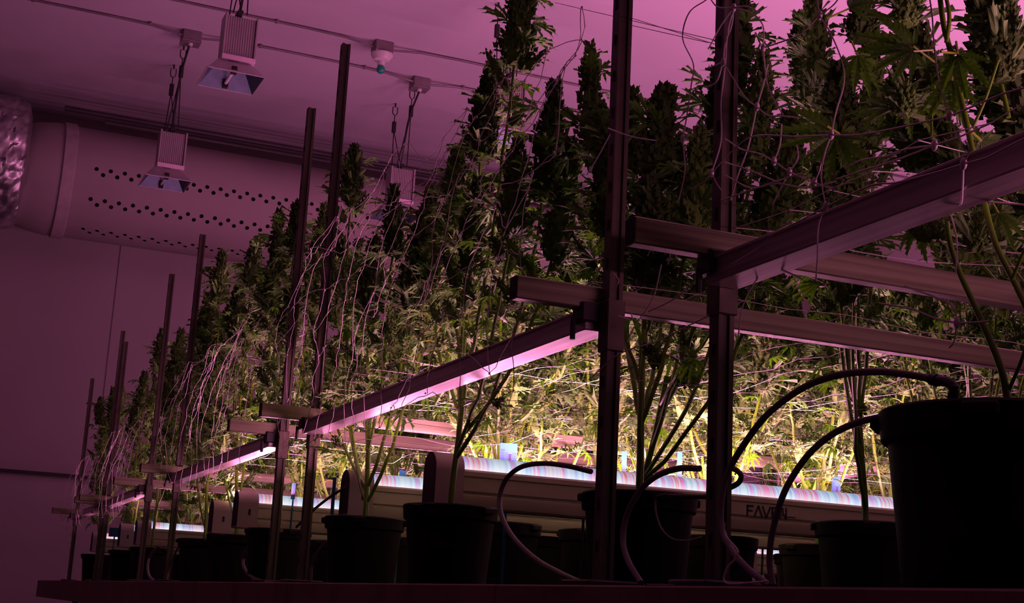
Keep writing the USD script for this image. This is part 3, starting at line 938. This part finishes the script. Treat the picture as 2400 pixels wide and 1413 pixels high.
def drape(label, y0, y1, z0, z1, x, seed, r=.0012, skew=.70, cell=.17):
    """Loose netting hung on the aisle side of a bay: leaning up-and-down strings and rows along the bay, knotted where they meet."""
    rng = np.random.default_rng(seed)
    t = thing('trellis_net', label, 'netting')
    ny, nz = int((y1 - y0) / cell) + 1, int((z1 - z0) / (cell * .62)) + 1
    G = np.zeros((ny, nz, 3))
    Y, Z = np.meshgrid(np.linspace(y0, y1, ny), np.linspace(z0, z1, nz), indexing='ij')
    q = np.stack([Y * 1.6, Z * 1.6, np.full_like(Y, seed)], -1)
    u = (Z - z0) / (z1 - z0)
    G[..., 0] = x - .05 * np.sin(u * PI) - .07 * (meshkit.fbm(q, 2, seed) - .4) + rng.normal(0, .008, Y.shape)
    G[..., 1] = Y + skew * (.5 - u) + .22 * (meshkit.fbm(q * 1.3, 2, seed + 5) - .5) + rng.normal(0, .034, Y.shape)
    G[..., 2] = Z + .30 * (meshkit.fbm(q * .8, 2, seed + 9) - .5) * (.4 + u) + rng.normal(0, .034, Y.shape)
    G[..., 1] = np.clip(G[..., 1], y0 - .12, y1 + .15)

    def wig(p):
        c = curve(p, 4)
        return c + rng.normal(0, .0038, c.shape) * np.array([.6, 1, 1])
    for j in range(nz):
        if rng.uniform() < .93:
            strand(wig(G[:, j]), r, 'row_string', t)
    for i in range(ny):
        strand(wig(G[i]), r, 'hanging_string', t, G[i])
    return t


drape('loose white netting hung over the long sloping rail of the centre bay', 3.1, 5.75, .60, 1.46, 1.40, 3)
drape('loose white netting over the short rail left of the paired posts', 6.45, 9.1, .60, 1.42, 1.42, 5, r=.0011, cell=.19)
drape('bunched far netting over the small rails at lower left', 10.5, 12.7, .60, 1.3, 1.44, 7, r=.0014, cell=.2)
drape('farthest bunched netting beside the leftmost thin post', 13.1, 15.2, .55, 1.2, 1.44, 8, r=.0016, cell=.25)


def layer(label, y0, y1, z, seed, r=.0013, keep=1.0):
    rng = np.random.default_rng(seed)
    t = thing('trellis_net', label, 'netting')
    xs, ys = np.linspace(1.5, 3.96, 17), np.linspace(y0, y1, int((y1 - y0) / .15) + 1)
    X, Yg = np.meshgrid(xs, ys, indexing='ij')
    G = np.stack([X + rng.normal(0, .012, X.shape), Yg + rng.normal(0, .012, X.shape), z + .05 * (meshkit.fbm(np.stack([X, Yg, X * 0 + seed], -1) * 1.5, 2) - .5) + rng.normal(0, .006, X.shape)], -1)
    for i in range(len(xs)):
        if rng.uniform() > keep:
            continue
        strand(curve(G[i], 2), r, 'row_string', t)
    for j in range(len(ys)):
        if rng.uniform() > keep:
            continue
        strand(curve(G[:, j], 2), r, 'cross_string', t, G[::2, j])
    return t


layer('lower layer of netting stretched level through the stems of the centre bay', 3.1, 5.75, .60, 1, .0007, .5)
layer('middle layer of netting stretched level through the leaves of the centre bay', 3.1, 5.75, .84, 2, .0009, .75)
layer('level netting through the leaves of the bay behind the paired posts', 6.45, 9.1, .80, 3, .001, .6)
layer('level netting in the nearest bay behind the sloping rail', .6, 2.4, .82, 4, .001, .8)

# the near net: big meshes seen close, each string followed by eye
nn = thing('trellis_net', 'big-meshed white netting in the right foreground, knotted across the sloping rail', 'netting')
KN = {'a': (1789, 112), 'b': (1921, 36), 'c': (1948, 316), 'd': (2226, 272), 'e': (2258, 384), 'f': (1936, 484), 'g': (1774, 250), 'h': (1814, 378), 'i': (1850, 403), 'j': (1668, 405), 'k': (1720, 18),
      'l': (2190, 340), 'm': (2220, 461), 'n': (1908, 428), 'o': (1600, 325), 'p': (1695, 145), 'q': (2243, 757), 'r': (1530, 541), 's': (1574, 565), 't': (1805, 622)}
NX = {'e': 1.40, 'f': 1.40, 'd': 1.43, 'c': 1.44, 'l': 1.46, 'q': 1.58, 'r': 1.6, 's': 1.6, 't': 1.52, 'm': 1.56}
LINES = [['b', (1880, 78), (1840, 95), 'a'], ['a', (1788, 60), (1760, 30), 'k'], ['a', (1797, 190), (1815, 235), (1838, 272)], ['b', (1950, 85), (1975, 150), (1977, 200), (1960, 260), 'c'], ['b', (1915, 0), (1910, -30)],
         ['b', (1955, 10), (1975, -20)], ['c', (1930, 370), (1925, 420), 'f'], ['c', (1870, 320), (1770, 318), (1720, 350), 'j'], ['c', (2010, 316), (2100, 300), 'd'], ['d', (2200, 190), (2188, 90), (2185, 40), (2175, -30)],
         ['d', (2290, 245), (2350, 220), (2420, 200)], ['d', (2236, 300), (2246, 322), (2258, 340)], ['f', (2040, 435), (2100, 428), (2190, 405), 'e'], ['e', (2310, 370), (2360, 345), (2420, 315)],
         ['e', (2272, 350), (2262, 330)], ['e', (2256, 440), (2250, 480), 'm', (2242, 560), (2240, 640)], ['f', (1880, 515), (1810, 550), (1780, 580), (1715, 620)], ['f', (1918, 530), (1916, 600), (1912, 660)], ['f', (1945, 460), (1958, 435)],
         ['c', (1925, 380), (1920, 400), 'n'], ['g', (1755, 340), (1730, 410), (1712, 470)], ['g', (1800, 270), (1835, 272), (1870, 276)], ['g', (1745, 225), 'p'], ['g', (1790, 195), (1800, 150)],
         ['h', (1780, 360), (1740, 350), (1700, 325)], ['h', 'i'], ['h', (1828, 340), (1832, 290)], ['i', (1870, 370), (1868, 340)], ['i', (1830, 440), (1810, 480)], ['i', 'n'], ['n', (1950, 440), (1990, 425)],
         ['j', (1690, 330), (1690, 240), (1700, 150), (1705, 80), 'k'], ['j', (1650, 425), (1620, 445)], ['j', (1680, 430), (1692, 447)], ['k', (1690, 60), (1660, 115)], ['k', (1680, 15), (1655, -20)], ['k', (1750, 15), (1780, 30)],
         ['p', (1700, 100), (1715, 60), 'k'], ['p', (1660, 160)], ['p', (1680, 190), (1655, 205)], ['o', (1640, 290), (1660, 270)], ['o', (1610, 270), (1620, 200), (1625, 150), (1600, 90), (1615, 30), (1655, 0)], ['o', (1605, 400), (1590, 470)],
         ['l', (2120, 350), (2080, 365), (2020, 375), (1980, 395)], ['l', (2100, 375), (2020, 400), (1960, 420)], ['l', (2245, 322), (2330, 285)], ['m', (2180, 455), (2140, 460)], ['m', (2290, 470), (2400, 480)],
         ['q', (2190, 745), (2140, 725), (2060, 710)], ['q', (2290, 755), (2320, 752)], ['q', (2235, 720), (2200, 700), (2120, 670)], ['q', (2236, 800), (2225, 815)], ['t', (1770, 660), (1740, 720), (1730, 790)], ['t', (1780, 600), (1800, 580)], ['t', (1850, 640), (1880, 655)],
         ['r', (1510, 530), (1470, 515)], ['r', 's'], ['r', (1525, 580), (1518, 600)], ['s', (1570, 600), (1565, 620)], ['s', (1610, 560), (1640, 560)], ['r', (1570, 535), (1600, 530)],
         [(1450, 740), (1480, 750), (1480, 735)], [(1550, 620), (1530, 700), (1490, 760), (1470, 800)], [(1640, 650), (1580, 700), (1520, 730)], [(1660, 740), (1600, 770), (1540, 800), (1450, 830), (1380, 890)],
         [(1430, 690), (1450, 660), (1440, 640)], [(1425, 300), (1480, 320), (1540, 330)], [(1375, 410), (1400, 370), (1430, 315)], [(1700, 410), (1760, 440), (1820, 430), (1890, 440), (1960, 425)], [(1700, 380), (1760, 400), (1830, 430)], [(1690, 470), (1760, 445), (1880, 405)]]


def kp(p):
    return at_x(*KN[p], NX.get(p, 1.47)) if isinstance(p, str) else None


for ln in LINES:
    xs = [NX.get(p, 1.47) if isinstance(p, str) else None for p in ln]
    known = [(i, x) for i, x in enumerate(xs) if x is not None] or [(0, 1.47)]
    pts = []
    for i, p in enumerate(ln):
        x = float(np.interp(i, [k[0] for k in known], [k[1] for k in known]))
        pts.append(at_x(*(KN[p] if isinstance(p, str) else p), x))
    strand(curve(pts, 6) if len(pts) > 2 else np.array(pts), .0017, 'string', nn)
for k, p in KN.items():
    c = at_x(*p, NX.get(k, 1.47))
    s_ = trimesh.creation.icosphere(2, 1)
    v = np.asarray(s_.vertices) * np.array([.005, .0065, .010]) + c
    obj('knot', (v, np.asarray(s_.faces)), 'net_string', nn, smooth=True)
for i, (a, b) in enumerate((((1300, 6), (1680, 95)), ((1440, 30), (1680, 105)), ((1460, 55), (1660, 100)))):
    tag(obj('tie_line', tube([at_x(*a, 1.6), at_x(*((np.array(a) + b) / 2), 1.57), at_x(*b, 1.53)], .0009, 4), 'net_string'),
        ('longest thin tie line running from the tall spike', 'upper of two short tie lines between the near posts', 'lower of two short tie lines between the near posts')[i], 'string')

# ------------------------------------------------------------------ drip hoses and fittings
def hose(label, pts, x, r, m='hose_grey', end=None):
    t = thing('drip_hose', label, 'hose')
    xs = np.linspace(x[0], x[1], len(pts))
    p = curve([at_x(a, b, k) for (a, b), k in zip(pts, xs)], 8)
    obj('tube', tube(p, r, 10), m, t, smooth=50)
    if end:
        q = [at_x(a, b, x[0]) for a, b in end]
        obj('elbow', join([tube(curve(q, 5), r * 1.35, 8), tube([q[0], q[0] * .9 + q[1] * .1 + [0, 0, -.03]], r * 1.1, 8)]), 'hose_black', t, smooth=50)
        obj('collar', tube([q[-1], q[-1] + (q[-1] - q[-2]) * .5], r * 1.6, 10), 'hose_black', t, smooth=50)
    return t


hose('thick hose arching from the black elbow on the big corner pot', [(2190, 890), (2130, 878), (2050, 871), (1960, 880), (1880, 910), (1800, 970), (1745, 1040), (1705, 1110), (1690, 1180), (1692, 1240), (1715, 1290), (1755, 1335), (1805, 1374)], (1.58, 1.46), .0068,
     end=[(2232, 935), (2236, 910), (2222, 896), (2196, 891)])
hose('hose curving down left of the big corner pot to the bench edge', [(2060, 978), (2010, 990), (1950, 1018), (1895, 1065), (1850, 1130), (1825, 1190), (1808, 1260), (1804, 1320), (1812, 1372)], (1.5, 1.46), .0062)
hose('hose looping low in front of the pots left of the tall post', [(1385, 1105), (1330, 1092), (1270, 1086), (1220, 1095), (1185, 1125), (1171, 1170), (1178, 1215), (1205, 1262), (1255, 1310), (1310, 1342), (1362, 1366)], (1.62, 1.47), .0072)
hose('hose curving down in front of the pot between the two near posts', [(1640, 1098), (1590, 1098), (1540, 1115), (1500, 1150), (1470, 1205), (1460, 1265), (1472, 1315), (1502, 1366)], (1.55, 1.47), .0070)
hose('short dark hose hooked out right of the second near post', [(1690, 1094), (1718, 1098), (1736, 1112), (1732, 1130), (1712, 1142), (1690, 1148)], (1.56, 1.54), .0058, 'hose_black')
hose('thin drip line hanging from a small black elbow between the near posts', [(1536, 1168), (1537, 1200), (1550, 1238), (1575, 1262), (1610, 1267), (1645, 1258)], (1.6, 1.56), .0022, end=[(1538, 1178), (1540, 1164), (1556, 1160)])
hose('black pipe running level behind the near posts from the small elbow', [(1556, 1162), (1600, 1163), (1700, 1165)], (1.64, 1.64), .0055, 'hose_black')
hose('pale hose bowed out left of the paired posts', [(660, 1243), (630, 1250), (600, 1265), (578, 1292), (570, 1322), (585, 1348), (615, 1363), (662, 1371)], (1.56, 1.47), .0085)
hose('thin dark hose left of the black pots in the centre bay', [(780, 1258), (752, 1284), (733, 1320), (728, 1366)], (1.5, 1.47), .006)
hose('pale thin hose by the small distant frame', [(375, 1278), (353, 1300), (346, 1326), (350, 1350), (362, 1362)], (1.55, 1.47), .010)
hose('thin hose crossing in front of the distant small pots', [(440, 1262), (420, 1280), (405, 1310), (395, 1340), (392, 1360)], (1.52, 1.47), .006)
hose('short slanting feed line right of the paired posts', [(815, 1140), (780, 1160), (735, 1195), (695, 1235)], (1.6, 1.6), .006, 'hose_black')
hose('thin white string trailing over the bench edge by the second near post', [(1697, 1225), (1700, 1255), (1730, 1295), (1705, 1330), (1697, 1360), (1720, 1368), (1800, 1362)], (1.46, 1.45), .0022, 'net_string')

# ------------------------------------------------------------------ blue plant tags on stakes
def plant_tag(label, c, w, h, yaw, marks=True, tilt=0.0):
    t = thing('plant_tag', label, 'tag', c, yaw)
    card = rbox((w, .0015, h), (0, 0, h / 2), .0005)
    obj('card', card, 'tag_blue', t)
    if marks:
        bars = [rbox((w * .24, .0008, h * bw), (-w * .33, -.0012, h * z), .0002) for z, bw in zip(np.linspace(.02, .72, 18), np.tile([.018, .03, .012], 6))]
        obj('barcode', join(bars), 'tag_ink', t)
        tag(obj('dark_band', rbox((w * .17, .0008, h * .52), (w * .10, -.0012, h * .26), .0002), 'tag_black', t), 'dark printed block')
        obj('fine_print', join([rbox((w * .05, .0008, h * .05), (w * x, -.0012, h * z), .0002) for x in (-.13, -.05, .28, .40) for z in np.linspace(.04, .56, 8)]), 'tag_ink', t)
    obj('stake', rbox((.012, .002, c[2] - BZ), (0, .002, -(c[2] - BZ) / 2), .0005), 'tag_blue', t)
    return t


def tg(a, b, x):
    return at_x(a, b, x)


plant_tag('large blue plant tag with a barcode standing behind the brightest light bar', tg(1190, 1092, 1.975), .064, .085, -25)
plant_tag('blue plant tag leaning behind the second light bar', tg(942, 1135, 1.95), .05, .062, 35, False)
plant_tag('small blue tag between the paired posts', tg(686, 1170, 1.78), .03, .085, -60, False)
plant_tag('thin blue tag seen edge-on left of the second near post', tg(1592, 1118, 2.69), .02, .10, -30, False)
plant_tag('blue tag right of the hose, standing behind the long light bar', tg(1960, 1165, 3.47), .034, .085, -30)
plant_tag('pale blue tag half hidden by the tall post', tg(1462, 1100, 2.45), .02, .07, -30, False)
plant_tag('tiny bright blue tag over the far light bars', tg(352, 1240, 1.8), .08, .07, -10, False)
plant_tag('farthest tiny blue tag at lower left', tg(268, 1258, 1.62), .10, .08, -10, False)
plant_tag('narrow blue tag left of the end cap of the second bar', tg(778, 1205, 1.75), .022, .17, -60, False)

# paper scrap on the bench edge
q = at_x(1555, 1375, 1.44)
tag(obj('paper_label', rbox((.05, .075, .0012), (1.445, q[1], BZ + .008), .0003), 'paper'), 'small white paper label lying on the bench edge between the near posts', 'label')
